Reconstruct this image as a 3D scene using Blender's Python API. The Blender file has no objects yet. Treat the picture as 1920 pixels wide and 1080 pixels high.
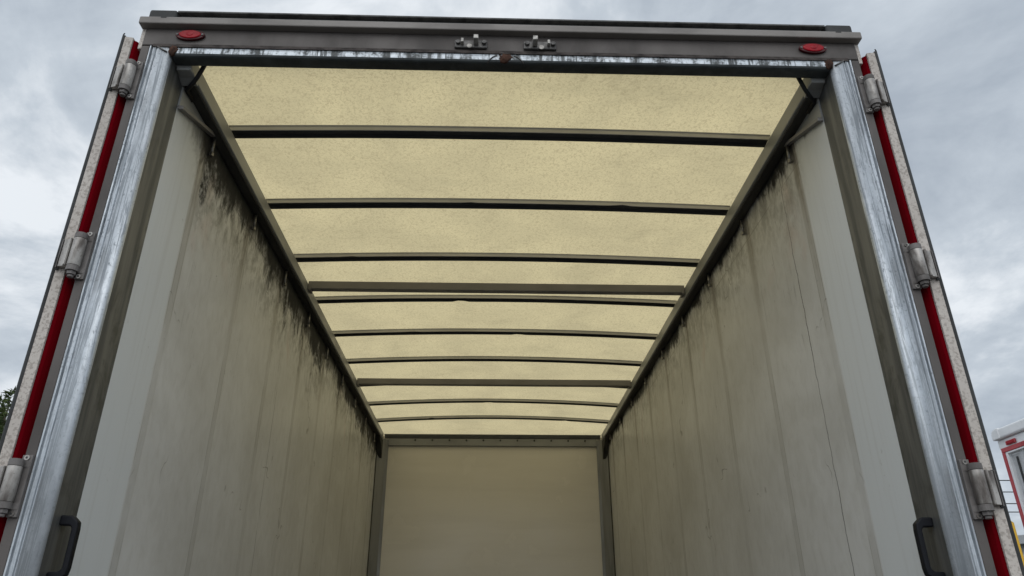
import bpy, bmesh, math, random
from mathutils import Matrix, Vector
random.seed(7)
S = bpy.context.scene
COL = S.collection
H = 1.6                                     # eye height; the truck's heights below are given from the eye

# ---------------------------------------------------------------- camera
cam = bpy.data.objects.new('camera', bpy.data.cameras.new('camera'))
COL.objects.link(cam)
R = ((0.99950023, -0.01142293, -0.02947549),
     (-0.03151973, -0.43112826, -0.90173995),
     (-0.0024072, 0.90221835, -0.43127284))
cam.matrix_world = Matrix(((R[0][0], R[0][1], R[0][2], -0.043),
                           (R[1][0], R[1][1], R[1][2], -1.95),
                           (R[2][0], R[2][1], R[2][2], H),
                           (0, 0, 0, 1)))
cam.data.sensor_width = 36
cam.data.lens = 1370.04 * 36 / 1920
cam.data.clip_start = 0.05
cam.data.clip_end = 5000
S.camera = cam

# ---------------------------------------------------------------- sky, sun, exposure
SUN_EL, SUN_AZ = 46, 186                    # behind the photographer, veiled by cloud
w = bpy.data.worlds.new('World'); S.world = w; w.use_nodes = True
nt = w.node_tree; nt.nodes.clear()
def wn(t, **k):
    n = nt.nodes.new(t)
    for a, b in k.items(): setattr(n, a, b)
    return n
def wl(a, b): nt.links.new(a, b)
out = wn('ShaderNodeOutputWorld'); bg = wn('ShaderNodeBackground')
bg.inputs['Strength'].default_value = 0.1
sky = wn('ShaderNodeTexSky', sky_type='NISHITA', sun_disc=False)
sky.sun_elevation = math.radians(SUN_EL); sky.sun_rotation = math.radians(SUN_AZ)
tc = wn('ShaderNodeTexCoord')
sep = wn('ShaderNodeSeparateXYZ'); wl(tc.outputs['Generated'], sep.inputs[0])
def wm(op, a, b=None):
    n = wn('ShaderNodeMath', operation=op)
    for i, v in enumerate((a, b)):
        if v is None: continue
        if isinstance(v, (int, float)): n.inputs[i].default_value = v
        else: wl(v, n.inputs[i])
    return n.outputs[0]
zz = wm('ADD', wm('MAXIMUM', sep.outputs['Z'], 0.0), 0.28)
comb = wn('ShaderNodeCombineXYZ')
wl(wm('DIVIDE', sep.outputs['X'], zz), comb.inputs[0]); wl(wm('DIVIDE', sep.outputs['Y'], zz), comb.inputs[1])
def wnoise(scale, detail, dist, wv, rough=0.55):
    n = wn('ShaderNodeTexNoise', noise_dimensions='4D')
    n.inputs['Scale'].default_value = scale; n.inputs['Detail'].default_value = detail
    n.inputs['Distortion'].default_value = dist; n.inputs['W'].default_value = wv
    n.inputs['Roughness'].default_value = rough
    wl(comb.outputs[0], n.inputs['Vector']); return n.outputs['Fac']
SKYSEED = 3.1
cl = wm('ADD', wm('MULTIPLY', wnoise(1.7, 9, 0.5, SKYSEED, 0.58), 0.79), wm('MULTIPLY', wnoise(5.0, 7, 0.6, SKYSEED + 5, 0.6), 0.21))
ramp = wn('ShaderNodeValToRGB'); wl(cl, ramp.inputs[0])
e = ramp.color_ramp.elements
e[0].position = 0.40; e[0].color = (4.75, 5.4, 6.2, 1)
e[1].position = 0.57; e[1].color = (10.0, 10.5, 11.0, 1)
m_ = ramp.color_ramp.elements.new(0.49); m_.color = (6.6, 7.3, 8.05, 1)
mix = wn('ShaderNodeMix', data_type='RGBA'); mix.inputs['Factor'].default_value = 0.93
wl(sky.outputs[0], mix.inputs['A']); wl(ramp.outputs[0], mix.inputs['B'])
# the cloud is brighter on the side the sun stands behind
side = wm('ADD', wm('MULTIPLY', sep.outputs['Y'], -0.26), 1.06)
lit = wn('ShaderNodeVectorMath', operation='SCALE'); wl(mix.outputs['Result'], lit.inputs[0]); wl(side, lit.inputs['Scale'])
wl(lit.outputs[0], bg.inputs['Color']); wl(bg.outputs[0], out.inputs[0])

sd = bpy.data.lights.new('sun', 'SUN'); sd.energy = 0.75; sd.angle = math.radians(50); sd.color = (1, 0.96, 0.9)
so = bpy.data.objects.new('sun', sd); COL.objects.link(so)
dirv = Vector((math.sin(math.radians(SUN_AZ)) * math.cos(math.radians(SUN_EL)),
               math.cos(math.radians(SUN_AZ)) * math.cos(math.radians(SUN_EL)), math.sin(math.radians(SUN_EL))))
so.rotation_euler = dirv.to_track_quat('Z', 'Y').to_euler()
so.location = (0, 0, 30)
vs = S.view_settings; S.display_settings.display_device = 'sRGB'
vs.view_transform = 'Standard'; vs.look = 'None'; vs.exposure = 0.0; vs.gamma = 1.0; vs.use_curve_mapping = False
S.cycles.use_denoising = True
S.cycles.max_bounces = 14; S.cycles.diffuse_bounces = 8; S.cycles.transmission_bounces = 8
S.cycles.sample_clamp_indirect = 8

# ---------------------------------------------------------------- material helpers
class Mat:
    def __init__(s, name, rough=0.5, metal=0.0, spec=0.5):
        s.m = bpy.data.materials.new(name); s.m.use_nodes = True
        s.t = s.m.node_tree; s.b = s.t.nodes['Principled BSDF']
        s.b.inputs['Roughness'].default_value = rough; s.b.inputs['Metallic'].default_value = metal
        s.b.inputs['Specular IOR Level'].default_value = spec
        s.tc = s.t.nodes.new('ShaderNodeTexCoord'); s.co = s.tc.outputs['Object']
        sp = s.t.nodes.new('ShaderNodeSeparateXYZ'); s.t.links.new(s.co, sp.inputs[0])
        s.X, s.Y, s.Z = sp.outputs
    def L(s, a, b): s.t.links.new(a, b)
    def put(s, sock, v):
        if isinstance(v, (int, float)): sock.default_value = v
        elif isinstance(v, tuple): sock.default_value = v if len(v) == 4 or sock.type != 'RGBA' else v + (1,)
        else: s.L(v, sock)
    def math(s, op, a, b=0.0, c=None, clamp=False):
        n = s.t.nodes.new('ShaderNodeMath'); n.operation = op; n.use_clamp = clamp
        s.put(n.inputs[0], a); s.put(n.inputs[1], b)
        if c is not None: s.put(n.inputs[2], c)
        return n.outputs[0]
    def add(s, a, b): return s.math('ADD', a, b)
    def sub(s, a, b): return s.math('SUBTRACT', a, b)
    def mul(s, a, b): return s.math('MULTIPLY', a, b)
    def mx(s, a, b): return s.math('MAXIMUM', a, b)
    def rng(s, v, a, b, c=0.0, d=1.0):
        n = s.t.nodes.new('ShaderNodeMapRange'); n.interpolation_type = 'SMOOTHSTEP'
        s.put(n.inputs['Value'], v)
        if a > b: a, b, c, d = b, a, d, c
        for k, q in (('From Min', a), ('From Max', b), ('To Min', c), ('To Max', d)): n.inputs[k].default_value = q
        return n.outputs['Result']
    def vec(s, x=0.0, y=0.0, z=0.0):
        n = s.t.nodes.new('ShaderNodeCombineXYZ')
        s.put(n.inputs[0], x); s.put(n.inputs[1], y); s.put(n.inputs[2], z); return n.outputs[0]
    def noise(s, sx, sy, sz, detail=5, rough=0.55, dist=0.0, seed=0.0):
        n = s.t.nodes.new('ShaderNodeTexNoise'); n.noise_dimensions = '4D'
        n.inputs['Scale'].default_value = 1; n.inputs['Detail'].default_value = detail
        n.inputs['Roughness'].default_value = rough; n.inputs['Distortion'].default_value = dist; n.inputs['W'].default_value = seed
        s.L(s.vec(s.mul(s.X, sx), s.mul(s.Y, sy), s.mul(s.Z, sz)), n.inputs['Vector'])
        return n.outputs['Fac']
    def mix(s, f, a, b):
        n = s.t.nodes.new('ShaderNodeMix'); n.data_type = 'RGBA'
        s.put(n.inputs['Factor'], f); s.put(n.inputs['A'], a); s.put(n.inputs['B'], b); return n.outputs['Result']
    def color(s, c): s.put(s.b.inputs['Base Color'], c); return s
    def rough(s, r): s.put(s.b.inputs['Roughness'], r); return s
    def bump(s, h, strength=0.3, dist=0.002):
        n = s.t.nodes.new('ShaderNodeBump'); n.inputs['Strength'].default_value = strength; n.inputs['Distance'].default_value = dist
        s.L(h, n.inputs['Height']); s.L(n.outputs[0], s.b.inputs['Normal']); return s

def dirty(name, col, dirt, rough=0.55, metal=0.0, amt=0.5, sc=(6, 6, 3), spec=0.5, speck=0.0, seed=0.0, bump=0.15, fs=140, flo=0.56):
    m = Mat(name, rough, metal, spec)
    a = m.noise(*sc, detail=7, seed=seed)
    c = m.mix(m.mul(m.rng(a, 0.40, 0.68), amt), col, dirt)
    f = m.noise(fs, fs, fs, detail=4, seed=seed + 3)
    if speck: c = m.mix(m.mul(m.rng(f, flo, flo + 0.13), speck), c, dirt)
    m.color(c); m.rough(m.rng(a, 0.3, 0.7, rough - 0.08, rough + 0.14))
    if bump: m.bump(f, bump, 0.001)
    return m.m

def wall_material(name, left):
    m = Mat(name, 0.42, 0, 0.35)
    top = 1.79 + H
    d = m.sub(top, m.Z)
    n1 = m.noise(0, 5.5, 5.0, 9, 0.65, 0.4, 1 if left else 11)
    n1b = m.noise(0, 22, 11, 8, 0.7, 0.6, 2 if left else 12)
    st = m.noise(0, 42, 1.3, 4, 0.6, 0.15, 3 if left else 13)
    st2 = m.noise(0, 110, 2.2, 4, 0.6, 0.1, 4 if left else 14)
    big = m.noise(0, 1.6, 1.4, 5, 0.6, 0.6, 5 if left else 15)
    sp = m.noise(0, 60, 34, 6, 0.7, 0.5, 6 if left else 16)
    cl = m.noise(0, 9, 5, 6, 0.6, 1.0, 7 if left else 17)
    inside = m.rng(m.Y, 0.36, 0.375)                      # the first lining strip by the door is clean
    # black mould creeping down from the rail
    A = (0.36, 0.24, 0.10) if left else (0.17, 0.13, 0.07)
    amp = m.rng(m.noise(0, 1.5, 0, 3, 0.6, 0, 61 if left else 71), 0.36, 0.64, 0.25, 1.75)
    reach = m.add(m.add(m.mul(m.sub(n1, 0.40), A[0]), m.mul(m.sub(n1b, 0.5), A[1])), m.mul(m.sub(st, 0.5), A[2]))
    reach = m.add(m.mul(reach, amp), m.mul(m.sub(amp, 0.85), 0.06 if left else 0.035))
    k = m.sub(d, reach)
    core = m.rng(k, 0.17 if left else 0.06, 0.02 if left else 0.0)
    core = m.mul(core, 0.97)
    halo = m.mul(m.mul(m.rng(k, 0.42, 0.0), m.rng(m.add(n1b, m.mul(sp, 0.5)), 0.60, 0.88)), 0.9 if left else 0.55)
    # runs
    fade = m.rng(d, 1.15, 0.05)
    runs = m.mul(m.mul(m.rng(st, 0.55, 0.72), m.rng(cl, 0.42, 0.65)), m.mul(fade, 0.8 if left else 0.55))
    fine = m.mul(m.mul(m.rng(st2, 0.60, 0.68), m.rng(cl, 0.5, 0.62)), m.mul(m.rng(d, 1.6, 0.1), 0.65))
    # single thin drips of differing length
    dl = m.rng(m.noise(0, 46, 0.12, 2, 0.5, 0.1, 62 if left else 72), 0.60, 0.66)
    ln = m.mul(m.rng(m.noise(0, 13, 0, 3, 0.6, 0, 63 if left else 73), 0.38, 0.68), 1.1 if left else 0.8)
    drips = m.mul(m.mul(dl, m.rng(m.sub(d, ln), 0.0, -0.35)), m.mul(m.rng(n1b, 0.35, 0.6, 0.35, 1.0), 0.62))
    specks = m.mul(m.mul(m.rng(sp, 0.60, 0.67), m.rng(cl, 0.48, 0.60)), m.mul(m.rng(d, 1.25, 0.1), 0.95))
    # panel joints with their grubby cover strips
    t = m.math('FRACT', m.math('DIVIDE', m.add(m.Y, -0.395 + 0.287 + 5.745), 0.5745))
    dj = m.mul(m.math('ABSOLUTE', m.sub(t, 0.5)), 0.5745)
    strip = m.rng(dj, 0.021, 0.018)
    brk = m.noise(0, 3, 2.2, 4, 0.6, 0, 21)
    edge = m.mul(m.mul(m.rng(m.math('ABSOLUTE', m.sub(dj, 0.0195)), 0.0035, 0.001), m.rng(brk, 0.38, 0.6)), 0.6)
    # rust-brown wash running down from each pin along the joint
    dj2 = m.math('ABSOLUTE', m.add(m.mul(m.sub(t, 0.5), 0.5745), m.mul(m.sub(n1b, 0.5), 0.04)))
    wash = m.mul(m.mul(m.rng(dj2, 0.055, 0.0), m.rng(d, 0.75, 0.05)), m.rng(st, 0.36, 0.6, 0.25, 0.75))
    jt = m.mx(m.mul(strip, m.rng(brk, 0.3, 0.7, 0.09, 0.27)), edge)
    # a seam of the lining that runs along below the rail, and old scuffs
    seam = m.mul(m.rng(m.math('ABSOLUTE', m.sub(d, 0.115 if left else 0.125)), 0.004, 0.001), m.rng(brk, 0.42, 0.55))
    sc1 = m.noise(0, 3.2, 2.0, 3, 0.5, 0.6, 51); sc2 = m.noise(0, 5, 4, 3, 0.5, 0.0, 52)
    scuff = m.mul(m.rng(m.math('ABSOLUTE', m.sub(sc1, 0.5)), 0.0045, 0.0015), m.mul(m.rng(sc2, 0.57, 0.62), 0.55))
    # long hairline crack
    yc = 0.555 if not left else 1.75
    wob = m.mul(m.sub(m.noise(0, 0, 5, 6, 0.7, 0, 31), 0.5), 0.05)
    crack = m.rng(m.math('ABSOLUTE', m.sub(m.add(m.Y, wob), yc)), 0.0042, 0.0016)
    crack = m.mul(crack, m.rng(brk, 0.35, 0.6, 0.5, 0.88) if not left else m.mul(m.rng(brk, 0.45, 0.55), 0.6))
    c1 = (0.66, 0.665, 0.66); c2 = (0.55, 0.55, 0.535)
    base = m.mix(m.rng(big, 0.35, 0.65), c1, c2)
    base = m.mix(m.mul(m.rng(n1b, 0.4, 0.7), 0.22), base, (0.36, 0.35, 0.31))
    base = m.mix(m.mul(m.rng(m.noise(0, 4, 3, 4, 0.5, 0.5, 41), 0.58, 0.72), m.mul(m.rng(d, 0.9, 0.2), 0.34)), base, (0.50, 0.34, 0.30))
    clean = m.mix(m.mul(big, 0.25), (0.69, 0.72, 0.735), (0.62, 0.64, 0.645))
    clean = m.mix(m.mul(m.rng(st, 0.48, 0.7), 0.16), clean, (0.42, 0.41, 0.38))
    clean = m.mix(m.mul(m.mul(m.rng(sp, 0.60, 0.68), m.rng(n1, 0.50, 0.62)), 0.45), clean, (0.20, 0.19, 0.17))
    clean = m.mix(m.mul(m.rng(d, 0.5, 0.0), 0.25), clean, (0.40, 0.38, 0.33))
    base = m.mix(inside, clean, base)
    grime = m.mx(m.mx(m.mx(runs, fine), drips), m.mx(specks, halo))
    grime = m.mul(m.mx(grime, 0.0), m.rng(m.Y, 0.30, 0.42, 0.06, 1.0))
    base = m.mix(m.mul(wash, inside), base, (0.17, 0.135, 0.10))
    base = m.mix(jt, base, (0.16, 0.145, 0.115))
    base = m.mix(m.mul(m.mx(m.mul(seam, 0.5), scuff), inside), base, (0.10, 0.09, 0.075))
    base = m.mix(crack, base, (0.04, 0.038, 0.035))
    base = m.mix(grime, base, (0.055, 0.052, 0.045))
    corem = m.mul(core, m.rng(m.Y, 0.16, 0.40, 0.25, 1.0))
    if left:                                             # a torn, blackened scab under the first pin
        ey = m.mul(m.sub(m.add(m.Y, m.mul(m.sub(sp, 0.5), 0.05)), 0.455), 1 / 0.036)
        ez = m.mul(m.sub(m.Z, 1.565 + H), 1 / 0.085)
        rr = m.add(m.mul(ey, ey), m.mul(ez, ez))
        scab = m.mul(m.rng(m.add(rr, m.mul(m.sub(n1b, 0.5), 2.2)), 1.2, 0.5), m.rng(sp, 0.36, 0.6, 0.25, 0.95))
        corem = m.mx(corem, scab)
    base = m.mix(corem, base, (0.012, 0.012, 0.012))
    m.color(base)
    m.rough(m.rng(m.add(corem, m.mul(n1b, 0.4)), 0.0, 1.0, 0.34, 0.8))
    h = m.add(m.mul(strip, 0.5), m.add(m.mul(n1b, 0.10), m.mul(corem, 0.3)))
    m.bump(h, 0.35, 0.003)
    return m.m

def galv_material(name, horizontal=False):
    m = Mat(name, 0.38, 0.8, 0.5)
    def lines(sx, sz, seed, wd, lo):
        a = m.noise(sx, 20, sz, 3, 0.6, 0.2, seed); k = m.noise(sx * 0.5, 9, sz * 1.5, 3, 0.5, 0, seed + 30)
        return m.mul(m.rng(m.math('ABSOLUTE', m.sub(a, 0.5)), wd, wd * 0.35), m.rng(k, lo, lo + 0.08))
    hi = m.noise(12, 12, 3.0, 6, 0.65, 0.4, 8)
    if horizontal:
        # weathered nearly black zinc, rubbed bright in broken patches along the outer nose
        k = m.noise(17, 0, 5, 5, 0.7, 0.3, 4); k2 = m.noise(60, 30, 90, 4, 0.7, 0.3, 5)
        nose = m.mul(m.rng(m.Z, 1.8115 + H, 1.8135 + H), m.rng(m.Y, 0.0032, 0.0024))
        cut = m.noise(75, 0, 6, 3, 0.6, 0.2, 6)
        rub = m.mul(nose, m.rng(m.add(m.mul(k, 0.75), m.mul(k2, 0.35)), 0.46, 0.60))
        rub = m.mul(rub, m.rng(cut, 0.40, 0.48, 0.12, 1.0))
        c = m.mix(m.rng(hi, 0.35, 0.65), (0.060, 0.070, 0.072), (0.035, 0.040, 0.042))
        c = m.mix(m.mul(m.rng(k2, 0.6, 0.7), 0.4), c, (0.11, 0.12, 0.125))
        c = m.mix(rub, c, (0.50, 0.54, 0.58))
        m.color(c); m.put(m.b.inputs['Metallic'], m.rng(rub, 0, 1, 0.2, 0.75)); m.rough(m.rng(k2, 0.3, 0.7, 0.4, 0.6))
        m.bump(k2, 0.3, 0.002); return m.m
    a = m.noise(30, 60, 1.3, 6, 0.6, 0.3, 3)
    sp = m.noise(110, 110, 75, 6, 0.75, 0.3, 4)
    bl = m.noise(16, 16, 7, 6, 0.7, 0.5, 14)
    ln = m.mx(lines(28, 0.6, 1, 0.018, 0.36), m.mx(lines(60, 1.8, 2, 0.026, 0.47), m.mul(lines(85, 7, 5, 0.035, 0.52), 0.8)))
    scr = lines(8, 55, 6, 0.010, 0.60)
    up = m.rng(m.Z, 0.3 + H, 1.1 + H, 0.45, 1.0)          # the scuffing is worse up high
    vo = m.t.nodes.new('ShaderNodeTexVoronoi'); vo.inputs['Scale'].default_value = 95; m.L(m.co, vo.inputs['Vector'])
    spg = m.t.nodes.new('ShaderNodeSeparateColor'); m.L(vo.outputs['Color'], spg.inputs[0])
    c = m.mix(m.rng(a, 0.35, 0.65), (0.56, 0.595, 0.625), (0.45, 0.485, 0.52))
    c = m.mix(m.mul(spg.outputs[0], 0.22), c, (0.35, 0.375, 0.41))
    c = m.mix(m.mul(m.rng(bl, 0.50, 0.68), 0.42), c, (0.72, 0.76, 0.80))
    dk = m.mx(m.mul(ln, 0.68), m.mx(m.mul(m.mul(m.rng(sp, 0.535, 0.63), m.rng(bl, 0.66, 0.42)), 0.85), m.mul(scr, 0.6)))
    dk = m.mul(dk, up)
    c = m.mix(dk, c, (0.13, 0.15, 0.17))
    m.color(c); m.rough(m.rng(sp, 0.3, 0.7, 0.42, 0.60))
    m.put(m.b.inputs['Metallic'], m.rng(dk, 0, 1, 0.65, 0.2))
    m.bump(m.sub(m.mul(bl, 0.3), m.mul(dk, 0.5)), 0.2, 0.0015)
    return m.m

def return_material(name):
    m = Mat(name, 0.45, 0.35, 0.4)
    a = m.noise(0, 26, 1.6, 6, 0.62, 0.2, 2); b = m.noise(0, 130, 6, 4, 0.6, 0, 5); k = m.noise(0, 12, 7, 6, 0.6, 0.6, 6)
    c = m.mix(m.rng(a, 0.35, 0.65), (0.155, 0.158, 0.155), (0.085, 0.088, 0.087))
    c = m.mix(m.mul(m.rng(k, 0.50, 0.66), 0.65), c, (0.042, 0.044, 0.04))
    c = m.mix(m.mul(m.rng(b, 0.64, 0.70), 0.45), c, (0.27, 0.27, 0.25))
    m.color(c); m.rough(m.rng(a, 0.3, 0.7, 0.36, 0.55)); m.bump(a, 0.2, 0.002); return m.m

def roof_material():
    m = Mat('translucent_roof_sheet', 0.5)
    t = m.t
    # chopped glass fibres: short pieces of thin contour lines
    def fib(sc, seed, wd, lo):
        a = m.noise(sc, sc, 0, 1.5, 0.5, 0.0, seed)
        k = m.noise(sc * 1.7, sc * 1.7, 0, 2, 0.5, 0, seed + 40)
        return m.mul(m.rng(m.math('ABSOLUTE', m.sub(a, 0.5)), wd, wd * 0.3), m.rng(k, lo, lo + 0.05))
    f = m.mx(fib(26, 1, 0.020, 0.50), m.mx(fib(31, 2, 0.022, 0.51), fib(43, 3, 0.026, 0.50)))
    f = m.mul(m.mx(f, fib(52, 8, 0.03, 0.48)), 0.58)
    f = m.mx(f, m.mul(fib(15, 7, 0.009, 0.60), 0.9))
    g = m.noise(90, 90, 0, 4, 0.7, 0, 4); cl = m.noise(2.6, 2.6, 0, 6, 0.62, 0.4, 5); wv = m.noise(1.2, 7, 0, 4, 0.5, 0.3, 6)
    c = m.mix(m.rng(cl, 0.3, 0.7), (0.740, 0.618, 0.352), (0.615, 0.515, 0.298))
    c = m.mix(m.mul(m.rng(wv, 0.5, 0.75), 0.3), c, (0.545, 0.46, 0.265))
    c = m.mix(m.mul(m.rng(g, 0.45, 0.72), 0.30), c, (0.455, 0.385, 0.222))
    water = m.noise(1.1, 3.0, 0, 6, 0.6, 1.2, 9)
    tide = m.mul(m.rng(m.math('ABSOLUTE', m.sub(water, 0.52)), 0.02, 0.0), m.rng(cl, 0.45, 0.6))
    c = m.mix(m.mul(tide, 0.22), c, (0.40, 0.33, 0.19))
    c = m.mix(m.mul(f, 0.74), c, (0.37, 0.285, 0.16))
    tr = t.nodes.new('ShaderNodeBsdfTranslucent'); df = t.nodes.new('ShaderNodeBsdfDiffuse'); ms = t.nodes.new('ShaderNodeMixShader')
    m.L(c, tr.inputs['Color']); df.inputs['Color'].default_value = (0.55, 0.5, 0.34, 1)
    ms.inputs[0].default_value = 0.12
    m.L(tr.outputs[0], ms.inputs[1]); m.L(df.outputs[0], ms.inputs[2])
    m.L(ms.outputs[0], t.nodes['Material Output'].inputs['Surface'])
    t.nodes.remove(m.b)
    return m.m

M = {}
M['wall_l'] = wall_material('stained_lining_heavy', True)
M['wall_r'] = wall_material('stained_lining', False)
M['galv'] = galv_material('galvanised_steel')
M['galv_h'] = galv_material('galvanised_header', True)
M['return'] = return_material('weathered_zinc')
M['roof'] = roof_material()
M['frame'] = dirty('grey_frame_paint', (0.105, 0.092, 0.085), (0.048, 0.042, 0.039), 0.55, 0, 0.7, (5, 5, 2.5), 0.4, 0.25, 1)
M['channel'] = dirty('channel_paint', (0.225, 0.206, 0.19), (0.13, 0.118, 0.11), 0.5, 0, 0.6, (4, 9, 9), 0.4, 0.25, 21)
M['rail'] = dirty('grey_rail_paint', (0.285, 0.29, 0.285), (0.19, 0.192, 0.188), 0.42, 0, 0.55, (5, 2.2, 5), 0.45, 0.1, 2)
M['bow'] = dirty('zinc_bow', (0.62, 0.61, 0.58), (0.45, 0.44, 0.41), 0.45, 0.0, 0.5, (4, 9, 9), 0.5, 0.1, 3)
M['bow_in'] = dirty('shaded_channel_inside', (0.075, 0.078, 0.08), (0.04, 0.042, 0.044), 0.6, 0, 0.6, (4, 9, 9), 0.3, 0.1, 22)  # dark tone standing for the shade up inside the bows
M['bar'] = dirty('brown_grey_bar', (0.225, 0.215, 0.205), (0.16, 0.152, 0.145), 0.5, 0, 0.5, (4, 9, 9), 0.4, 0.1, 4)
M['front'] = None
M['white_edge'] = dirty('speckled_white_edge', (0.56, 0.515, 0.47), (0.22, 0.185, 0.16), 0.65, 0, 0.22, (9, 9, 4), 0.2, 0.55, 5, fs=125, flo=0.48)
M['red'] = dirty('red_channel', (0.135, 0.002, 0.006), (0.075, 0.002, 0.004), 0.7, 0, 0.5, (6, 6, 2), 0.0, 0.05, 6)
M['rubber'] = dirty('grey_rubber_seal', (0.052, 0.054, 0.054), (0.03, 0.03, 0.03), 0.7, 0, 0.5, (6, 6, 3), 0.3, 0.1, 7)
M['hinge'] = dirty('hinge_metal', (0.42, 0.40, 0.375), (0.10, 0.085, 0.075), 0.48, 0.3, 1.0, (30, 30, 9), 0.5, 0.5, 8, 0.3)
M['hinge_dark'] = dirty('hinge_plate_paint', (0.165, 0.152, 0.145), (0.075, 0.067, 0.062), 0.55, 0.1, 0.7, (22, 22, 14), 0.4, 0.3, 9, 0.3)
M['black'] = dirty('black_plastic', (0.006, 0.007, 0.010), (0.014, 0.014, 0.017), 0.55, 0, 0.4, (20, 20, 9), 0.2, 0.1, 10)
M['cable'] = dirty('cable_black', (0.010, 0.010, 0.012), (0.02, 0.02, 0.02), 0.55, 0, 0.4, (30, 30, 30), 0.4)
M['mould'] = dirty('mouldy_metal', (0.035, 0.035, 0.033), (0.09, 0.088, 0.08), 0.6, 0, 0.5, (6, 3, 9), 0.3, 0.1, 11)
M['steel'] = dirty('bolt_steel', (0.30, 0.29, 0.27), (0.08, 0.075, 0.07), 0.4, 0.7, 0.8, (60, 60, 40), 0.5, 0.2, 12)
M['iron'] = dirty('cast_iron', (0.13, 0.125, 0.12), (0.05, 0.048, 0.046), 0.55, 0.3, 0.7, (40, 40, 40), 0.5, 0.3, 13, 0.4)
M['wornlug'] = dirty('worn_lug_metal', (0.40, 0.385, 0.36), (0.16, 0.15, 0.14), 0.5, 0.4, 0.7, (60, 60, 60), 0.5, 0.4, 14, 0.4)
M['rust'] = dirty('rust', (0.085, 0.042, 0.028), (0.030, 0.020, 0.017), 0.85, 0, 0.9, (50, 50, 30), 0.2, 0.6, 15, 0.8)
M['sealant'] = dirty('dirty_sealant', (0.07, 0.058, 0.052), (0.022, 0.019, 0.018), 0.75, 0, 0.9, (24, 24, 50), 0.3, 0.6, 20, 0.6)
M['dark_edge'] = dirty('roof_edge_grime', (0.13, 0.13, 0.125), (0.05, 0.05, 0.05), 0.75, 0, 0.8, (30, 30, 60), 0.3, 0.6, 16, 0.5)
M['white_skin'] = dirty('white_body_skin', (0.70, 0.69, 0.67), (0.5, 0.48, 0.44), 0.4, 0, 0.5, (2, 2, 1), 0.5, 0.15, 17)
M['floor'] = dirty('worn_ply_floor', (0.06, 0.05, 0.04), (0.03, 0.026, 0.022), 0.7, 0, 0.8, (7, 1.5, 7), 0.3, 0.3, 18)
M['chassis'] = dirty('chassis_black', (0.03, 0.03, 0.03), (0.07, 0.06, 0.05), 0.7, 0, 0.7, (3, 3, 3), 0.3)
M['tyre'] = dirty('tyre_rubber', (0.02, 0.02, 0.02), (0.05, 0.048, 0.045), 0.85, 0, 0.6, (6, 6, 6), 0.2)
M['postzinc'] = dirty('corner_post_zinc', (0.27, 0.275, 0.275), (0.17, 0.172, 0.172), 0.45, 0.25, 0.6, (14, 14, 2), 0.5, 0.2, 19)
def front_material():
    m = Mat('front_lining', 0.22, 0, 0.4)
    a = m.noise(0.8, 0, 7, 5, 0.55, 0.4, 3); b = m.noise(2, 0, 2, 5, 0.5, 0.3, 5); f = m.noise(60, 0, 60, 4, 0.6, 0, 6)
    c = m.mix(m.rng(a, 0.35, 0.68), (0.79, 0.75, 0.665), (0.75, 0.71, 0.625))
    c = m.mix(m.mul(m.rng(b, 0.45, 0.7), 0.15), c, (0.68, 0.645, 0.565))
    m.color(c); m.rough(m.rng(b, 0.3, 0.7, 0.17, 0.30)); m.bump(m.add(b, m.mul(f, 0.02)), 0.08, 0.01); return m.m
M['front'] = front_material()
def lens_material():
    m = Mat('red_lens', 0.25, 0, 0.15)
    a = m.noise(30, 30, 30, 4, 0.6, 0, 2)
    m.color(m.mix(m.mul(m.rng(a, 0.4, 0.7), 0.5), (0.33, 0.004, 0.013), (0.14, 0.003, 0.007))); m.rough(m.rng(a, 0.3, 0.7, 0.12, 0.35)); return m.m
M['lens'] = lens_material()
M['lens_rim'] = dirty('dark_red_rim', (0.075, 0.004, 0.007), (0.03, 0.004, 0.005), 0.4, 0, 0.6, (40, 40, 40), 0.3, 0.1, 23)

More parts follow.
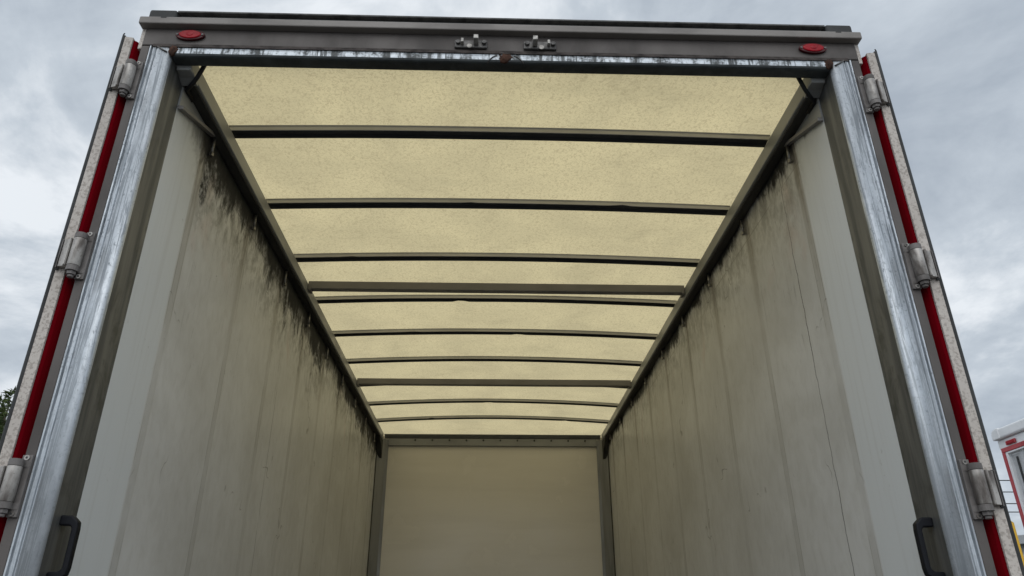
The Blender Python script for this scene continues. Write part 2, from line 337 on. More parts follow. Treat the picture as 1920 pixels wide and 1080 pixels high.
# ---------------------------------------------------------------- mesh helpers
class MB:
    def __init__(s): s.bm = bmesh.new()
    def box(s, x0, x1, y0, y1, z0, z1, mi=0):
        v = [s.bm.verts.new((x, y, z)) for x in (x0, x1) for y in (y0, y1) for z in (z0, z1)]
        for q in ((0, 1, 3, 2), (4, 6, 7, 5), (0, 4, 5, 1), (2, 3, 7, 6), (0, 2, 6, 4), (1, 5, 7, 3)):
            f = s.bm.faces.new([v[i] for i in q]); f.material_index = mi
        return s
    def prism(s, poly, a, b, axis='z', mi=0):
        """extrude a closed outline along an axis; poly is (x,y) for z, (x,z) for y, (y,z) for x"""
        def P(p, h): return (p[0], p[1], h) if axis == 'z' else ((p[0], h, p[1]) if axis == 'y' else (h, p[0], p[1]))
        lo = [s.bm.verts.new(P(p, a)) for p in poly]; hi = [s.bm.verts.new(P(p, b)) for p in poly]
        n = len(poly); fs = []
        for i in range(n): fs.append(s.bm.faces.new((lo[i], lo[(i + 1) % n], hi[(i + 1) % n], hi[i])))
        fs.append(s.bm.faces.new(lo[::-1])); fs.append(s.bm.faces.new(hi))
        for f in fs: f.material_index = mi
        s.fs = fs; return s
    def cyl(s, p0, p1, r0, r1=None, n=20, mi=0, smooth=True):
        p0 = Vector(p0); p1 = Vector(p1); r1 = r0 if r1 is None else r1
        q = (p1 - p0).to_track_quat('Z', 'Y')
        a = [s.bm.verts.new(p0 + q @ Vector((r0 * math.cos(2 * math.pi * i / n), r0 * math.sin(2 * math.pi * i / n), 0))) for i in range(n)]
        b = [s.bm.verts.new(p1 + q @ Vector((r1 * math.cos(2 * math.pi * i / n), r1 * math.sin(2 * math.pi * i / n), 0))) for i in range(n)]
        for i in range(n):
            f = s.bm.faces.new((a[i], a[(i + 1) % n], b[(i + 1) % n], b[i])); f.smooth = smooth; f.material_index = mi
        s.bm.faces.new(a[::-1]).material_index = mi; s.bm.faces.new(b).material_index = mi
        return s
    def tube(s, pts, r, n=8, mi=0):
        pts = [Vector(p) for p in pts]; rings = []
        for i, p in enumerate(pts):
            d = (pts[min(i + 1, len(pts) - 1)] - pts[max(i - 1, 0)]).normalized()
            q = d.to_track_quat('Z', 'Y')
            rings.append([s.bm.verts.new(p + q @ Vector((r * math.cos(2 * math.pi * k / n), r * math.sin(2 * math.pi * k / n), 0))) for k in range(n)])
        for a, b in zip(rings, rings[1:]):
            for k in range(n):
                f = s.bm.faces.new((a[k], a[(k + 1) % n], b[(k + 1) % n], b[k])); f.smooth = True; f.material_index = mi
        s.bm.faces.new(rings[0][::-1]); s.bm.faces.new(rings[-1]); return s
    def build(s, name, mats, parent=None, bevel=0.0, seg=2, smooth=False):
        bmesh.ops.recalc_face_normals(s.bm, faces=s.bm.faces)
        me = bpy.data.meshes.new(name); s.bm.to_mesh(me); s.bm.free()
        if not isinstance(mats, (list, tuple)): mats = [mats]
        for q in mats: me.materials.append(q)
        o = bpy.data.objects.new(name, me); COL.objects.link(o)
        if parent is not None: o.parent = parent
        if smooth:
            for p in me.polygons: p.use_smooth = True
        if bevel:
            b = o.modifiers.new('bevel', 'BEVEL'); b.width = bevel; b.segments = seg; b.limit_method = 'ANGLE'; b.angle_limit = math.radians(35)
        return o
def copy_tree(o, parent=None):
    c = o.copy(); COL.objects.link(c)
    if parent is not None: c.parent = parent
    for ch in [k for k in bpy.data.objects if k.parent == o]: copy_tree(ch, c)
    return c
def thing(name, label, cat, loc=(0, 0, 0), rz=0, group=None):
    o = bpy.data.objects.new(name, None); COL.objects.link(o); o.location = loc; o.rotation_euler.z = rz
    o['label'] = label; o['category'] = cat
    if group: o['group'] = group
    return o

# ---------------------------------------------------------------- ground
gm = Mat('asphalt_yard', 0.85, 0, 0.3)
ga = gm.noise(0.35, 0.35, 0, 6, 0.6, 0.4, 1); gb = gm.noise(60, 60, 0, 4, 0.7, 0, 2); gc = gm.noise(0.05, 0.05, 0, 5, 0.6, 0.5, 3)
gcol = gm.mix(gm.rng(ga, 0.35, 0.65), (0.11, 0.108, 0.103), (0.075, 0.074, 0.072))
gcol = gm.mix(gm.mul(gm.rng(gb, 0.45, 0.7), 0.4), gcol, (0.17, 0.165, 0.155))
gcol = gm.mix(gm.mul(gm.rng(gc, 0.5, 0.6), 0.35), gcol, (0.16, 0.15, 0.13))
gm.color(gcol).bump(gb, 0.4, 0.01)
mb = MB(); n = 24
vs_ = [[mb.bm.verts.new(((i / n - .5) * 3000, (j / n - .5) * 3000, 0)) for j in range(n + 1)] for i in range(n + 1)]
for i in range(n):
    for j in range(n): mb.bm.faces.new((vs_[i][j], vs_[i + 1][j], vs_[i + 1][j + 1], vs_[i][j + 1]))
g = mb.build('ground', gm.m); g['kind'] = 'structure'; g['label'] = 'grey asphalt yard the trucks stand on'

# ---------------------------------------------------------------- the box truck
truck = thing('box_truck', 'large empty box truck body seen from behind with both rear doors folded back', 'truck')
YF = 5.39; FZ = -0.60                       # front wall, floor level (from the eye)
def Z(z): return z + H

# roof sheet, one thin arched translucent skin
def zroof(x, y): return 1.895 + (0.014 + 0.005 * max(y, 0)) * (1 - (x / 1.1) ** 2)
mb = MB(); nx, ny = 28, 40; grid = []
for j in range(ny + 1):
    y = 0.052 + (5.83 - 0.052) * j / ny
    sag = 0.0
    grid.append([mb.bm.verts.new((x, y, Z(zroof(x, y)))) for x in [(-1.235 + 2.47 * i / nx) for i in range(nx + 1)]])
for j in range(ny):
    for i in range(nx): mb.bm.faces.new((grid[j][i], grid[j][i + 1], grid[j + 1][i + 1], grid[j + 1][i]))
mb.build('roof_sheet', M['roof'], truck, smooth=True)

# arched hat-section bows
def bow(y0):
    mb = MB(); nseg = 64
    wob = [random.uniform(-1, 1) for _ in range(4)]
    dents = [(random.uniform(-0.9, 0.9), random.choice((0, 1, 1)), random.uniform(0.003, 0.007), random.uniform(0.02, 0.035)) for _ in range(random.choice((0, 1, 1, 2)))]
    # inverted channel, open below
    prof = [(-0.007, -0.001), (-0.007, -0.0035), (-0.002, -0.0045), (0.000, -0.021), (0.004, -0.021), (0.006, -0.007),
            (0.047, -0.007), (0.049, -0.023), (0.053, -0.023), (0.055, -0.005), (0.060, -0.0035), (0.060, -0.001)]
    rings = []
    for i in range(nseg + 1):
        x = -1.12 + 2.24 * i / nseg
        dz = 0.0012 * (wob[0] * math.sin(3 * x + wob[1] * 3) + wob[2] * math.sin(7 * x + wob[3] * 5))
        dn = [sum(q[2] * math.exp(-((x - q[0]) / q[3]) ** 2) for q in dents if q[1] == side) for side in (0, 1)]
        rings.append([mb.bm.verts.new((x, y0 + a + dz - (dn[1] * 1.6 if i_ in (7, 8) else 0), Z(zroof(x, y0) + b + (dn[0] if i_ in (3, 4) else dn[1] if i_ in (7, 8) else 0)))) for i_, (a, b) in enumerate(prof)])
    for a, b in zip(rings, rings[1:]):
        for k in range(len(prof)):
            f = mb.bm.faces.new((a[k], a[(k + 1) % len(prof)], b[(k + 1) % len(prof)], b[k]))
            if 3 < k < 9: f.material_index = 1           # inside of the channel, its shade painted in
    mb.bm.faces.new(rings[0][::-1]); mb.bm.faces.new(rings[-1])
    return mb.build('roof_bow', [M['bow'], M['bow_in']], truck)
for k in range(9): bow(0.502 + 0.5555 * k)

# square cross bars between the rails
for y0 in (1.88, 3.636):
    b = MB().box(-1.094, 1.094, y0, y0 + 0.044, Z(1.815), Z(1.863)).build('cross_bar', M['bar'], truck, 0.003)
    for s in (-1, 1):
        MB().box(s * 1.0925, s * 1.078, y0 - 0.006, y0 + 0.056, Z(1.806), Z(1.847)).build('end_bracket', M['bar'], b, 0.002)

# side rails with the pins that hang from them
for s in (-1, 1):
    mb = MB()
    x0, x1 = s * 1.146, s * 1.095
    mb.box(min(x0, x1), max(x0, x1), 0.0515, 5.33, Z(1.785), Z(1.849))
    r = mb.build('side_rail', M['rail'], truck, 0.004)
    MB().box(min(s * 1.1465, s * 1.104), max(s * 1.1465, s * 1.104), 0.128, 5.32, Z(1.7765), Z(1.7845)).build('rail_lip', M['mould'], r, 0.002)
    for k in range(9):
        y = 0.437 + 0.5735 * k + (0 if s < 0 else -0.03 + 0.006 * k); y += random.uniform(-.008, .008)
        dz = random.uniform(-.006, .006); bot = (1.700 if s < 0 else 1.706 + 0.004 * k) + dz
        p = MB(); p.cyl((s * 1.138, y, Z(bot)), (s * 1.138, y, Z(1.79)), 0.0062, n=12)
        p.cyl((s * 1.138, y, Z(bot - 0.008)), (s * 1.138, y, Z(bot + 0.006)), 0.0098, n=6, smooth=False)
        p.build('hanging_pin', M['steel'], r)
    # knee plate down the front corner
    mb = MB(); mb.prism([(5.10, Z(1.7765)), (5.335, Z(1.7765)), (5.335, Z(1.60)), (5.31, Z(1.60)), (5.25, Z(1.68))], s * 1.144, s * 1.098, 'x')
    mb.build('knee_plate', M['mould'], truck, 0.003)

# side walls: lining inside, white skin outside
for s in (-1, 1):
    mb = MB(); xs = sorted((s * 1.149, s * 1.243))
    mb.box(xs[0], xs[1], 0.1255, 5.835, Z(FZ), Z(1.882))
    wll = mb.build('side_wall', M['wall_l'] if s < 0 else M['wall_r'], truck)
    wll['label'] = 'beige side lining with thick black mould under the rail' if s < 0 else 'beige side lining with a long hairline crack'
    xs = sorted((s * 1.2435, s * 1.266))
    MB().box(xs[0], xs[1], 0.028, 5.839, Z(FZ - 0.15), Z(1.925)).build('outer_skin', M['white_skin'], truck, 0.003)
    MB().box(*sorted((s * 1.2548, s * 1.2675)), 0.003, 0.0275, Z(1.832), Z(1.9205)).build('skin_trim', M['white_edge'], truck, 0.001)
# front wall, header, corner posts
MB().box(-1.242, 1.242, YF, YF + 0.05, Z(FZ), Z(1.835)).build('front_wall', M['front'], truck)
MB().box(-1.266, 1.266, 5.84, 5.86, Z(FZ - 0.15), Z(1.96)).build('front_skin', M['white_skin'], truck)
fh = MB().box(-1.046, 1.046, YF - 0.030, YF - 0.001, Z(1.735), Z(1.806)).build('front_header', M['rail'], truck, 0.003)
MB().prism([(YF - 0.055, Z(1.842)), (YF - 0.050, Z(1.848)), (YF - 0.002, Z(1.820)), (YF - 0.002, Z(1.812))], -1.09, 1.09, 'x').build('roof_end_strip', M['rail'], fh)
for i in range(11):
    x = -0.78 + 0.171 * i
    p = MB(); p.cyl((x, YF - 0.040, Z(1.790)), (x, YF - 0.0305, Z(1.790)), 0.009, n=10)
    p.build('rivet', M['mould'], fh)
for s in (-1, 1):
    mb = MB()
    P = [(s * 1.1485, YF - 0.105), (s * 1.143, YF - 0.105), (s * 1.072, YF - 0.022), (s * 1.046, YF - 0.018), (s * 1.046, YF - 0.001), (s * 1.1485, YF - 0.001)]
    mb.prism(P, Z(FZ), Z(1.80), 'z'); mb.build('corner_post', M['postzinc'], truck, 0.002)
    MB().box(*sorted((s * 1.1487, s * 1.1405)), YF - 0.122, YF - 0.107, Z(FZ), Z(1.77)).build('corner_sealant', M['mould'], truck)

# floor, sill, chassis, wheels
MB().box(-1.242, 1.242, 0.13, YF, Z(FZ - 0.05), Z(FZ)).build('floor_board', M['floor'], truck)
MB().box(-1.254, 1.254, 0.0, 0.125, Z(FZ - 0.17), Z(FZ)).build('rear_sill', M['frame'], truck, 0.004)
mb = MB()
for s in (-1, 1): mb.box(s * 0.43 - 0.04, s * 0.43 + 0.04, 0.2, 7.7, Z(FZ - 0.32), Z(FZ - 0.17))
for y in (0.3, 1.3, 2.4, 3.6, 4.8): mb.box(-1.2, 1.2, y, y + 0.08, Z(FZ - 0.17), Z(FZ - 0.051))
for y in (1.6, 6.7): mb.cyl((-1.0, y, 0.44), (1.0, y, 0.44), 0.06)
for y in (1.6, 6.7):
    for s in (-1, 1): mb.box(s * 0.43 - 0.03, s * 0.43 + 0.03, y - 0.1, y + 0.1, 0.4, Z(FZ - 0.31))
mb.build('chassis', M['chassis'], truck)
for y in (1.6, 6.7):
    for s in (-1, 1):
        mb = MB(); mb.cyl((s * 1.2, y, 0.44), (s * 0.92, y, 0.44), 0.44, n=40); mb.cyl((s * 1.21, y, 0.44), (s * 1.205, y, 0.44), 0.25, n=30, mi=1)
        mb.build('wheel', [M['tyre'], M['steel']], truck, 0.02)
# cab ahead of the box
mb = MB(); mb.prism([(5.95, 0.75), (7.9, 0.75), (7.95, 1.6), (7.5, 2.6), (7.1, 2.75), (5.95, 2.75)], -1.15, 1.15, 'x'); mb.build('cab', M['white_skin'], truck, 0.06, 3)

# ---- rear portal
for s in (-1, 1):
    # galvanised post: rounded nose, ribs, grooves
    prof = [(1.149, 0.125), (1.149, 0.016)]
    for i in range(1, 7):
        a = math.pi / 2 * i / 6; prof.append((1.149 + 0.016 * (1 - math.cos(a)), 0.016 * (1 - math.sin(a))))
    prof += [(1.196, -0.001), (1.1985, 0.0035), (1.201, 0.0035), (1.203, -0.0005), (1.212, 0.0005), (1.215, 0.010), (1.219, 0.010), (1.221, 0.002), (1.2255, 0.002), (1.2255, 0.125)]
    mb = MB(); fs = mb.prism([(s * x, y) for x, y in prof], Z(FZ), Z(1.845), 'z').fs
    fs[0].material_index = 1
    for i in range(1, 9): fs[i].smooth = True
    p = mb.build('rear_post', [M['galv'], M['return']], truck)
    # painted outer strip of the portal
    MB().box(*sorted((s * 1.2262, s * 1.254)), 0.0, 0.124, Z(FZ), Z(1.843)).build('frame_edge', M['frame'], truck, 0.003)
# painted head plate above
MB().box(-1.254, 1.254, 0.0, 0.05, Z(1.8465), Z(1.9215)).build('head_plate', M['frame'], truck, 0.003)
MB().box(-1.215, 1.215, -0.0030, -0.0002, Z(1.8365), Z(1.8505)).build('weld_bead', M['sealant'], truck, 0.0015)
# galvanised header under it: bright chamfer, then the dark underside
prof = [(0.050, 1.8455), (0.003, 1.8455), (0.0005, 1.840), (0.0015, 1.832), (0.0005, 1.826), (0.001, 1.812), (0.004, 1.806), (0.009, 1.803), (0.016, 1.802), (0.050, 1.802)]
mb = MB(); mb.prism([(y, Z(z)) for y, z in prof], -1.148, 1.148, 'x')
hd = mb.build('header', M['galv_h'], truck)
def blob(name, c, r, mat, parent, n=60, flat=0.35):
    mb = MB(); bmesh.ops.create_icosphere(mb.bm, subdivisions=3, radius=1)
    for v in mb.bm.verts:
        k = 1 + 0.22 * math.sin(9 * v.co.x + c[0] * 50) * math.sin(8 * v.co.z + 1) + random.uniform(-.05, .05)
        v.co = Vector((c[0] + v.co.x * r[0] * k, c[1] + v.co.y * r[1] * k, c[2] + v.co.z * r[2] * k))
    return mb.build(name, mat, parent, smooth=True)
mb = MB()
blob('weld_patch', (0.0, 0.006, Z(1.824)), (0.027, 0.0095, 0.022), M['rust'], hd)
for s in (-1, 1):
    blob('weld_patch', (s * 1.143, 0.004, Z(1.826)), (0.016, 0.010, 0.024), M['rust'], hd)
    mb = MB(); mb.tube([(s * 0.030, -0.0005, Z(1.831)), (s * 0.045, -0.001, Z(1.822)), (s * 0.058, 0.002, Z(1.808)), (s * 0.064, 0.008, Z(1.803))], 0.0022)
    mb.build('weld_seam', M['iron'], hd)
    # mitred seam on the post top
    mb = MB(); mb.tube([(s * 1.162, -0.001, Z(1.815)), (s * 1.185, -0.002, Z(1.829)), (s * 1.197, -0.001, Z(1.838))], 0.003)
    mb.build('weld_seam', M['iron'], hd)
# drip channel above
MB().box(-1.272, 1.272, -0.026, 0.026, Z(1.922), Z(1.953)).build('drip_channel', M['channel'], truck, 0.004)
# roof edge: recessed black gasket, speckled sheet edge, end caps
re = MB().box(-1.15, 1.15, 0.004, 0.030, Z(1.9535), Z(1.988)).build('roof_edge_gasket', M['rubber'], truck, 0.002)
mb = MB(); mb.box(-1.155, 1.155, -0.012, 0.06, Z(1.9885), Z(1.9965)); mb.build('sheet_edge', M['dark_edge'], re, 0.002)
for s in (-1, 1):
    MB().box(*sorted((s * 1.1555, s * 1.252)), -0.014, 0.06, Z(1.9535), Z(1.999)).build('end_cap', M['rubber'], re, 0.009, 3)
    MB().box(*sorted((s * 1.18, s * 1.2)), -0.0265, -0.02, Z(1.946), Z(1.9535)).build('drain_notch', M['rubber'], re, 0.001)

# corner gussets behind the posts
for s in (-1, 1):
    mb = MB(); tri = [(0.126, Z(1.80)), (0.126, Z(1.690)), (0.445, Z(1.80))]
    mb.prism(tri, s * 1.1485, s * 1.1435, 'x'); gs = mb.build('corner_gusset', M['rail'], truck)
    mb = MB(); mb.prism([(0.126, Z(1.674)), (0.126, Z(1.6895)), (0.445, Z(1.7995)), (0.475, Z(1.7995)), (0.462, Z(1.792))], s * 1.1485, s * 1.128, 'x')
    mb.build('gusset_flange', M['bar'], gs, 0.002)
    MB().prism([(0.0506, Z(1.8018)), (0.120, Z(1.772)), (0.1235, Z(1.7755)), (0.1235, Z(1.7842)), (0.0506, Z(1.8044))], s * 1.1486, s * 1.0945, 'x').build('closing_plate', M['rail'], truck)
    # wiring loom from the header to the rail
    mb = MB(); mb.tube([(s * 1.052, 0.070, Z(1.862)), (s * 1.060, 0.074, Z(1.836)), (s * 1.072, 0.080, Z(1.806)), (s * 1.086, 0.090, Z(1.784)), (s * 1.104, 0.105, Z(1.770)), (s * 1.124, 0.122, Z(1.762)), (s * 1.136, 0.140, Z(1.768)), (s * 1.140, 0.20, Z(1.773))], 0.0078, 10)
    mb.build('wiring_loom', M['cable'], truck)

# marker lamps
for s in (-1, 1):
    lamp = MB()
    def ell(y0, y1, a, b, mbx, top=1.0):
        n = 36; cx, cz = s * 1.094, Z(1.888)
        lo = [mbx.bm.verts.new((cx + a * math.cos(2 * math.pi * i / n), y0, cz + b * math.sin(2 * math.pi * i / n))) for i in range(n)]
        hi = [mbx.bm.verts.new((cx + a * top * math.cos(2 * math.pi * i / n), y1, cz + b * top * math.sin(2 * math.pi * i / n))) for i in range(n)]
        for i in range(n): mbx.bm.faces.new((lo[i], lo[(i + 1) % n], hi[(i + 1) % n], hi[i]))
        mbx.bm.faces.new(lo[::-1]); mbx.bm.faces.new(hi)
    ell(-0.0005, -0.010, 0.050, 0.0225, lamp); lo = lamp.build('marker_lamp', M['lens_rim'], truck, 0.002)
    lens = MB(); ell(-0.0102, -0.0135, 0.039, 0.0190, lens, 0.88); lens.build('lens', M['lens'], lo, 0.003, 3)
    ring = MB(); bmesh.ops.create_uvsphere(ring.bm, u_segments=20, v_segments=10, radius=0.0115)
    for v in ring.bm.verts: v.co = Vector((s * 1.094 + v.co.x, -0.0135 + v.co.y * 0.12, Z(1.888) + v.co.z * 0.8))
    ring.build('bulb_dome', M['lens'], lo, smooth=True)
    for q in (-1, 1):
        MB().cyl((s * 1.094 + q * 0.043, -0.0125, Z(1.888)), (s * 1.094 + q * 0.043, -0.0102, Z(1.888)), 0.0042, n=12).build('screw', M['iron'], lo)

# latch keepers on the head plate
for s in (-1, 1):
    cx = s * 0.121
    mb = MB(); mb.box(cx - 0.0575, cx + 0.0575, -0.010, -0.0004, Z(1.856), Z(1.891)); k = mb.build('latch_keeper', M['iron'], truck, 0.004, 3)
    MB().box(cx - s * 0.018 - 0.0085, cx - s * 0.018 + 0.0085, -0.045, -0.0102, Z(1.866), Z(1.884)).build('long_lug', M['wornlug'], k, 0.002)
    MB().box(cx + s * 0.030 - 0.005, cx + s * 0.030 + 0.005, -0.028, -0.0102, Z(1.866), Z(1.883)).build('short_lug', M['wornlug'], k, 0.002)
    for q in (-0.045, 0.046):
        MB().cyl((cx + q, -0.019, Z(1.876)), (cx + q, -0.0102, Z(1.876)), 0.0088, n=6, smooth=False).build('bolt', M['iron'], k, 0.001)
    mb = MB(); mb.cyl((cx + s * 0.005, -0.0125, Z(1.862)), (cx + s * 0.005, -0.0102, Z(1.862)), 0.0095, n=20); mb.build('strike_plate', M['wornlug'], k, 0.001)

# grab handles on the post returns
for s in (-1, 1):
    mb = MB(); pts = [(0.0, 0.289), (0.030, 0.288), (0.047, 0.273), (0.049, 0.255), (0.049, 0.160), (0.046, 0.143), (0.026, 0.129), (0.0, 0.127)]
    inn = [(0.0, 0.264), (0.028, 0.263), (0.034, 0.256), (0.034, 0.160), (0.027, 0.152), (0.0, 0.151)]
    # D-shaped bar: outer outline minus inner, extruded along y
    loop = pts + inn[::-1]
    mb.prism([(s * (1.1488 - x), Z(z)) for x, z in loop], 0.048, 0.070, 'y')
    mb.build('grab_handle', M['black'], truck, 0.004, 3)

# ---- doors folded right back along the sides
for s in (-1, 1):
    label = None
    xs = lambda a, b: sorted((s * a, s * b))
    d = MB().box(*xs(1.2785, 1.318), 0.030, 1.20, Z(FZ - 0.05), Z(1.872)).build('rear_door', M['white_skin'], truck, 0.003)
    # red channel, set back from the white angle
    MB().prism([(s * 1.2700, 0.046), (s * 1.2545, 0.046), (s * 1.2545, 0.042), (s * 1.262, 0.036), (s * 1.272, 0.018), (s * 1.279, 0.008), (s * 1.2872, 0.004), (s * 1.2875, 0.0295), (s * 1.2783, 0.0295), (s * 1.2783, 0.046)], Z(FZ - 0.05), Z(1.868), 'z').build('edge_channel', M['red'], d)
    MB().prism([(s * 1.2878, 0.0295), (s * 1.2878, -0.002), (s * 1.3140, -0.006), (s * 1.3140, 0.0295)], Z(FZ - 0.05), Z(1.876), 'z').build('edge_strip', M['white_edge'], d, 0.001)
    MB().prism([(s * 1.3145, 0.03), (s * 1.3145, -0.004), (s * 1.320, -0.008), (s * 1.3250, -0.005), (s * 1.3250, 0.03)], Z(FZ - 0.05), Z(1.882), 'z').build('seal', M['rubber'], d)
    mb = MB(); mb.tube([(s * 1.323, -0.004, Z(1.883)), (s * 1.322, -0.004, Z(1.888)), (s * 1.321, -0.003, Z(1.893))], 0.0022); mb.build('seal_tip', M['rubber'], d)

# ---- hinges
def hinge(zc, s):
    x = lambda v: s * v
    bx, by, br = 1.2575, -0.020, 0.0178
    r = MB()
    r.box(*sorted((x(1.2275), x(1.2535))), -0.0075, -0.0004, Z(zc - 0.078), Z(zc + 0.078))
    for a, b in ((0.0465, 0.064), (-0.0600, -0.0435)):
        n = 14; ring = [(x(1.2290), -0.0080)]
        for k in range(n + 1):
            an = math.radians(215 - 250 * k / n)
            ring.append((x(bx + br * math.cos(an)), by - br * math.sin(an)))
        ring.append((x(1.2530), -0.0080))
        r.prism(ring, Z(zc + a), Z(zc + b), 'z')
    h = r.build('hinge', M['hinge_dark'], truck, 0.0015)
    MB().cyl((x(bx), by, Z(zc - 0.0430)), (x(bx), by, Z(zc + 0.0460)), br, n=32).build('barrel', M['hinge'], h, 0.0015)
    mb = MB(); mb.prism([(x(1.2765), -0.030), (x(1.2785), -0.0335), (x(1.2810), -0.0335), (x(1.2825), -0.0290), (x(1.2845), -0.0290), (x(1.2860), -0.0240), (x(1.3040), -0.0190), (x(1.3040), -0.0085), (x(1.2765), -0.0085)], Z(zc - 0.0430), Z(zc + 0.0460), 'z')
    mb.build('leaf', M['hinge'], h, 0.0012)
    MB().box(*sorted((x(1.3045), x(1.3125))), -0.0125, -0.0066, Z(zc - 0.050), Z(zc + 0.050)).build('leaf_gasket', M['rubber'], h, 0.002)
    MB().box(*sorted((x(1.3075), x(1.3105))), -0.0185, -0.0127, Z(zc - 0.046), Z(zc + 0.048)).build('leaf_rib', M['hinge_dark'], h, 0.001)
    mb = MB(); mb.cyl((x(bx), by, Z(zc - 0.071)), (x(bx), by, Z(zc - 0.0602)), 0.0135, n=6, smooth=False)
    mb.cyl((x(bx), by, Z(zc - 0.079)), (x(bx), by, Z(zc - 0.0712)), 0.0085, n=14); mb.build('pin_nut', M['hinge_dark'], h, 0.001)
    for q in (0.071, -0.070):
        mb = MB(); mb.cyl((x(1.241), -0.0105, Z(zc + q)), (x(1.241), -0.0077, Z(zc + q)), 0.0068, n=16); mb.cyl((x(1.241), -0.0109, Z(zc + q)), (x(1.241), -0.0103, Z(zc + q)), 0.0032, n=6, mi=1)
        mb.build('screw', [M['hinge'], M['rubber']], h)
    return h
for s in (-1, 1):
    for zc in (1.685, 1.020, 0.353, -0.31): hinge(zc, s)

# ---------------------------------------------------------------- second truck, its open back towards us
t2 = thing('box_truck', 'white box truck with a red rear frame standing beyond the right door', 'truck', (5.137, 2.81, 0))
wm2 = dirty('white_truck_paint', (0.78, 0.79, 0.80), (0.58, 0.58, 0.58), 0.35, 0, 0.4, (3, 3, 3), 0.5, 0.1, 30)
rd2 = dirty('red_frame_paint', (0.42, 0.035, 0.045), (0.28, 0.03, 0.035), 0.4, 0, 0.5, (5, 5, 5), 0.5, 0.1, 31)
pn2 = dirty('dirty_white_panel', (0.50, 0.51, 0.52), (0.25, 0.25, 0.25), 0.5, 0, 0.6, (3, 9, 2), 0.4, 0.2, 32)
W2 = 2.5
mb = MB(); mb.box(0.06, 6.0, 0.0, W2, 0.95, Z(1.795)); mb.build('body', wm2, t2, 0.012)
mb = MB(); mb.prism([(0.0, Z(1.798)), (W2, Z(1.798)), (W2, Z(1.86)), (W2 - 0.018, Z(1.888)), (W2 - 0.06, Z(1.902)), (0.06, Z(1.902)), (0.018, Z(1.888)), (0, Z(1.86))], -0.02, 6.0, 'x')
rf = mb.build('roof', wm2, t2, 0.02, 3)
MB().prism([(W2 - 0.115, Z(1.797)), (W2 + 0.006, Z(1.797)), (W2 + 0.006, Z(1.862)), (W2 - 0.016, Z(1.893)), (W2 - 0.06, Z(1.907)), (W2 - 0.115, Z(1.907))], -0.026, 0.10, 'x').build('corner_cap', wm2, rf, 0.012, 3)
mb = MB(); mb.box(0.02, 0.0595, 0, W2, Z(1.712), Z(1.794)); mb.build('head_panel', wm2, t2, 0.003)
mb = MB()
mb.box(0.012, 0.0595, 0.026, W2 - 0.026, Z(1.668), Z(1.7115)); mb.box(0.012, 0.0595, W2 - 0.068, W2 - 0.026, 0.95, Z(1.667)); mb.box(0.012, 0.0595, 0.026, 0.068, 0.95, Z(1.667))
mb.build('rear_frame', rd2, t2, 0.003)
mb = MB(); mb.box(0.018, 0.0595, W2 - 0.10, W2 - 0.0685, 0.95, Z(1.666)); mb.box(0.018, 0.0595, 0.0685, 0.10, 0.95, Z(1.666)); mb.box(0.018, 0.0595, 0.1005, W2 - 0.1005, Z(1.650), Z(1.666)); mb.build('inner_frame', wm2, t2, 0.003)
mb = MB()
for i in range(9):
    y0 = 0.135 + i * 0.25; mb.box(0.045, 0.0592, y0, y0 + 0.244, 0.97, Z(1.630))
dd = mb.build('door_panel', pn2, t2, 0.004)
MB().box(0.030, 0.044, W2 - 0.20, W2 - 0.185, Z(0.9), Z(1.60)).build('locking_rod', M['rubber'], dd)
lm = MB().box(0.001, 0.0198, W2 - 0.275, W2 - 0.130, Z(1.722), Z(1.764)).build('marker_lamp', rd2, t2, 0.008, 3)
MB().box(-0.004, 0.0008, W2 - 0.258, W2 - 0.150, Z(1.730), Z(1.756)).build('lens', M['lens'], lm, 0.002)
mb = MB()
for y in (0.5, 1.9): mb.box(0.3, 7.5, y - 0.05, y + 0.05, 0.7, 0.945)
for x in (1.5, 6.3):
    for y in (0.1, 2.1): mb.cyl((x, y, 0.45), (x, y + 0.3, 0.45), 0.45, n=30)
    mb.box(x - 0.06, x + 0.06, 0.4, 2.1, 0.4, 0.75)
mb.build('chassis', M['chassis'], t2)
mb = MB(); mb.prism([(6.2, 0.75), (8.2, 0.75), (8.25, 1.6), (7.8, 2.6), (7.4, 2.75), (6.2, 2.75)], 0.1, 2.4, 'y'); mb.build('cab', wm2, t2, 0.06, 3)

# ---------------------------------------------------------------- things glimpsed in the gap on the right
def polar(az, dist, z=0): a = math.radians(az); return (-0.043 + dist * math.sin(a), -1.95 + dist * math.cos(a), z)
yl = dirty('yellow_paint', (0.62, 0.36, 0.02), (0.40, 0.24, 0.03), 0.45, 0, 0.5, (8, 8, 3), 0.5, 0.15, 40)
p = polar(34.93, 6.6)
yp = thing('yellow_post', 'tall yellow steel post standing just outside the right door', 'post', p)
mb = MB(); mb.cyl((0, 0, 0.012), (0, 0, 2.34), 0.036, n=24); mb.cyl((0, 0, 2.34), (0, 0, 2.36), 0.036, 0.015, n=24); mb.build('pole', yl, yp)
mb = MB(); mb.box(-0.1, 0.1, -0.1, 0.1, 0, 0.012); mb.build('base_plate', yl, yp, 0.002)

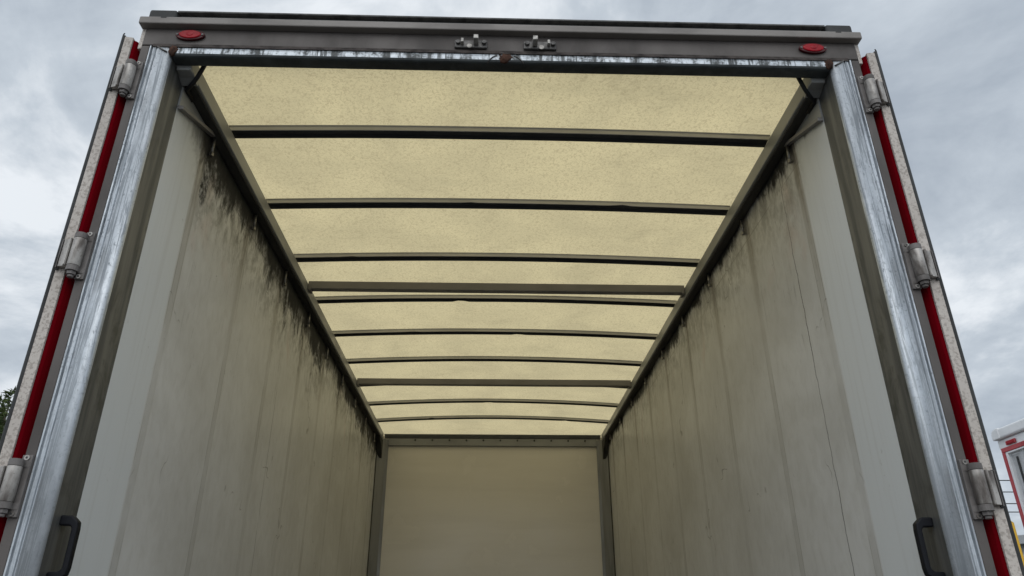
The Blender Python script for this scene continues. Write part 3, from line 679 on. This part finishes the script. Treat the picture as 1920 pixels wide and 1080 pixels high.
sh = polar(36.5, 32)
shed = thing('shed', 'low grey flat roofed shed in the distance behind the white van', 'shed', sh, math.radians(-36))
gs_ = dirty('grey_cladding', (0.20, 0.215, 0.22), (0.13, 0.14, 0.14), 0.6, 0, 0.5, (1, 1, 1), 0.3, 0.1, 41)
gr_ = dirty('grey_fascia', (0.36, 0.38, 0.39), (0.26, 0.27, 0.28), 0.6, 0, 0.5, (1, 1, 1), 0.3, 0.1, 42)
MB().box(-5, 7, 0, 7, 0, 4.45).build('wall', gs_, shed)
MB().box(-5.2, 7.2, -0.25, 7.2, 4.455, 4.75).build('roof', gr_, shed, 0.02)
MB().box(-0.9, 1.6, -0.03, -0.002, 0, 3.0).build('roller_door', gr_, shed)

vn = polar(35.26, 16.0)
van = thing('van', 'white high roofed van parked behind the yellow post', 'van', vn, math.radians(-35))
mb = MB(); mb.prism([(0, 0.35), (0, 2.85), (0.06, 3.02), (0.16, 3.07), (1.84, 3.07), (1.94, 3.02), (2.0, 2.85), (2.0, 0.35)], 0, 5.2, 'y'); mb.build('body', wm2, van, 0.03, 3)
gl = Mat('dark_glass', 0.08, 0, 0.5); gl.color(gl.mix(gl.noise(2, 2, 2, 3), (0.02, 0.024, 0.03), (0.035, 0.04, 0.045)))
for x0 in (0.13, 1.05): MB().box(x0, x0 + 0.82, -0.012, -0.001, 2.0, 2.86).build('rear_window', gl.m, van, 0.01)
for x in (0.05, 1.7):
    for y in (1.0, 4.2):
        mb = MB(); mb.cyl((x, y, 0.36), (x + 0.25, y, 0.36), 0.36, n=24); mb.build('wheel', M['tyre'], van)

cb = M['cable']
for i, (z, dy) in enumerate(((6.33, 0), (6.02, 0.4), (5.57, 0.0), (5.36, 0.4))):
    mb = MB(); c = polar(35.3, 30)
    pts = []
    for k in range(41):
        t = (k - 20) / 20; pts.append((c[0] + t * 70, c[1] + dy + 0 * t, z + 1.2 * t * t))
    mb.tube(pts, 0.017, 6)
    o = mb.build('overhead_cable', cb)
    o['label'] = ['topmost overhead cable crossing the sky beside the white truck', 'second overhead cable down beside the white truck',
                  'third overhead cable down beside the white truck', 'lowest overhead cable crossing the sky beside the white truck'][i]
    o['category'] = 'cable'; o['group'] = 'overhead cables beyond the yard'

# ---------------------------------------------------------------- conifers past the left door
bark = dirty('bark', (0.10, 0.075, 0.055), (0.05, 0.04, 0.03), 0.9, 0, 0.7, (9, 9, 3), 0.2, 0.3, 50)
def leafmat(name, a, b, seed):
    m = Mat(name, 0.6, 0, 0.25); k = m.noise(3, 3, 3, 4, 0.6, 0, seed); m.color(m.mix(m.rng(k, 0.35, 0.65), a, b)); return m.m
lf = [leafmat('conifer_green', (0.035, 0.06, 0.02), (0.085, 0.11, 0.035), 1), leafmat('conifer_dark_green', (0.03, 0.05, 0.022), (0.06, 0.085, 0.03), 2)]
def conifer(az, dist, h, seed, mat, label):
    rnd = random.Random(seed)
    t = thing('conifer_tree', label, 'tree', polar(az, dist), 0, 'conifers past the left door')
    mb = MB(); mb.cyl((0, 0, 0), (0, 0, h * 0.97), 0.17, 0.012, n=10); mb.build('trunk', bark, t)
    mb = MB()
    z = h * 0.12
    while z < h:
        f = 1 - z / h
        R0 = 0.12 + 1.9 * f ** 0.8
        nb = 5 if f > 0.1 else 3
        a0 = rnd.uniform(0, 6.28)
        for k in range(nb):
            a = a0 + 6.283 * k / nb + rnd.uniform(-.4, .4); Lb = R0 * rnd.uniform(0.55, 1.1)
            rise = rnd.uniform(0.15, 0.5) * Lb
            n = max(3, int(Lb * 16))
            for i in range(n):
                u = (i + rnd.random()) / n; r = u * Lb
                c = Vector((r * math.cos(a), r * math.sin(a), z + rise * u * u - 0.1 * u + rnd.uniform(-.04, .04)))
                sz = 0.06 + 0.06 * (1 - u)
                for _ in range(3):
                    d = Vector((math.cos(a) + rnd.uniform(-1, 1), math.sin(a) + rnd.uniform(-1, 1), rnd.uniform(-.4, .9))).normalized()
                    q = d.cross(Vector((rnd.uniform(-1, 1), rnd.uniform(-1, 1), rnd.uniform(-1, 1)))).normalized()
                    c2 = c + Vector((rnd.uniform(-.05, .05), rnd.uniform(-.05, .05), rnd.uniform(-.05, .05)))
                    v = [mb.bm.verts.new(c2 - q * sz * 0.28), mb.bm.verts.new(c2 + q * sz * 0.28), mb.bm.verts.new(c2 + d * sz * 1.7)]
                    mb.bm.faces.new(v)
        z += 0.11 + 0.12 * f
    mb.build('crown', mat, t)
conifer(-33.50, 21.0, 1.6 + 21 * 0.258, 1, lf[0], 'conifer with its tip just outside the left door seal')
conifer(-34.02, 20.0, 1.6 + 20 * 0.246, 2, lf[0], 'bushy green conifer in the middle of the group past the left door')
conifer(-34.55, 22.0, 1.6 + 22 * 0.250, 3, lf[1], 'dark conifer farthest from the left door at the picture edge')
conifer(-33.80, 24.0, 1.6 + 24 * 0.232, 4, lf[1], 'shorter dark conifer standing behind the other conifers')
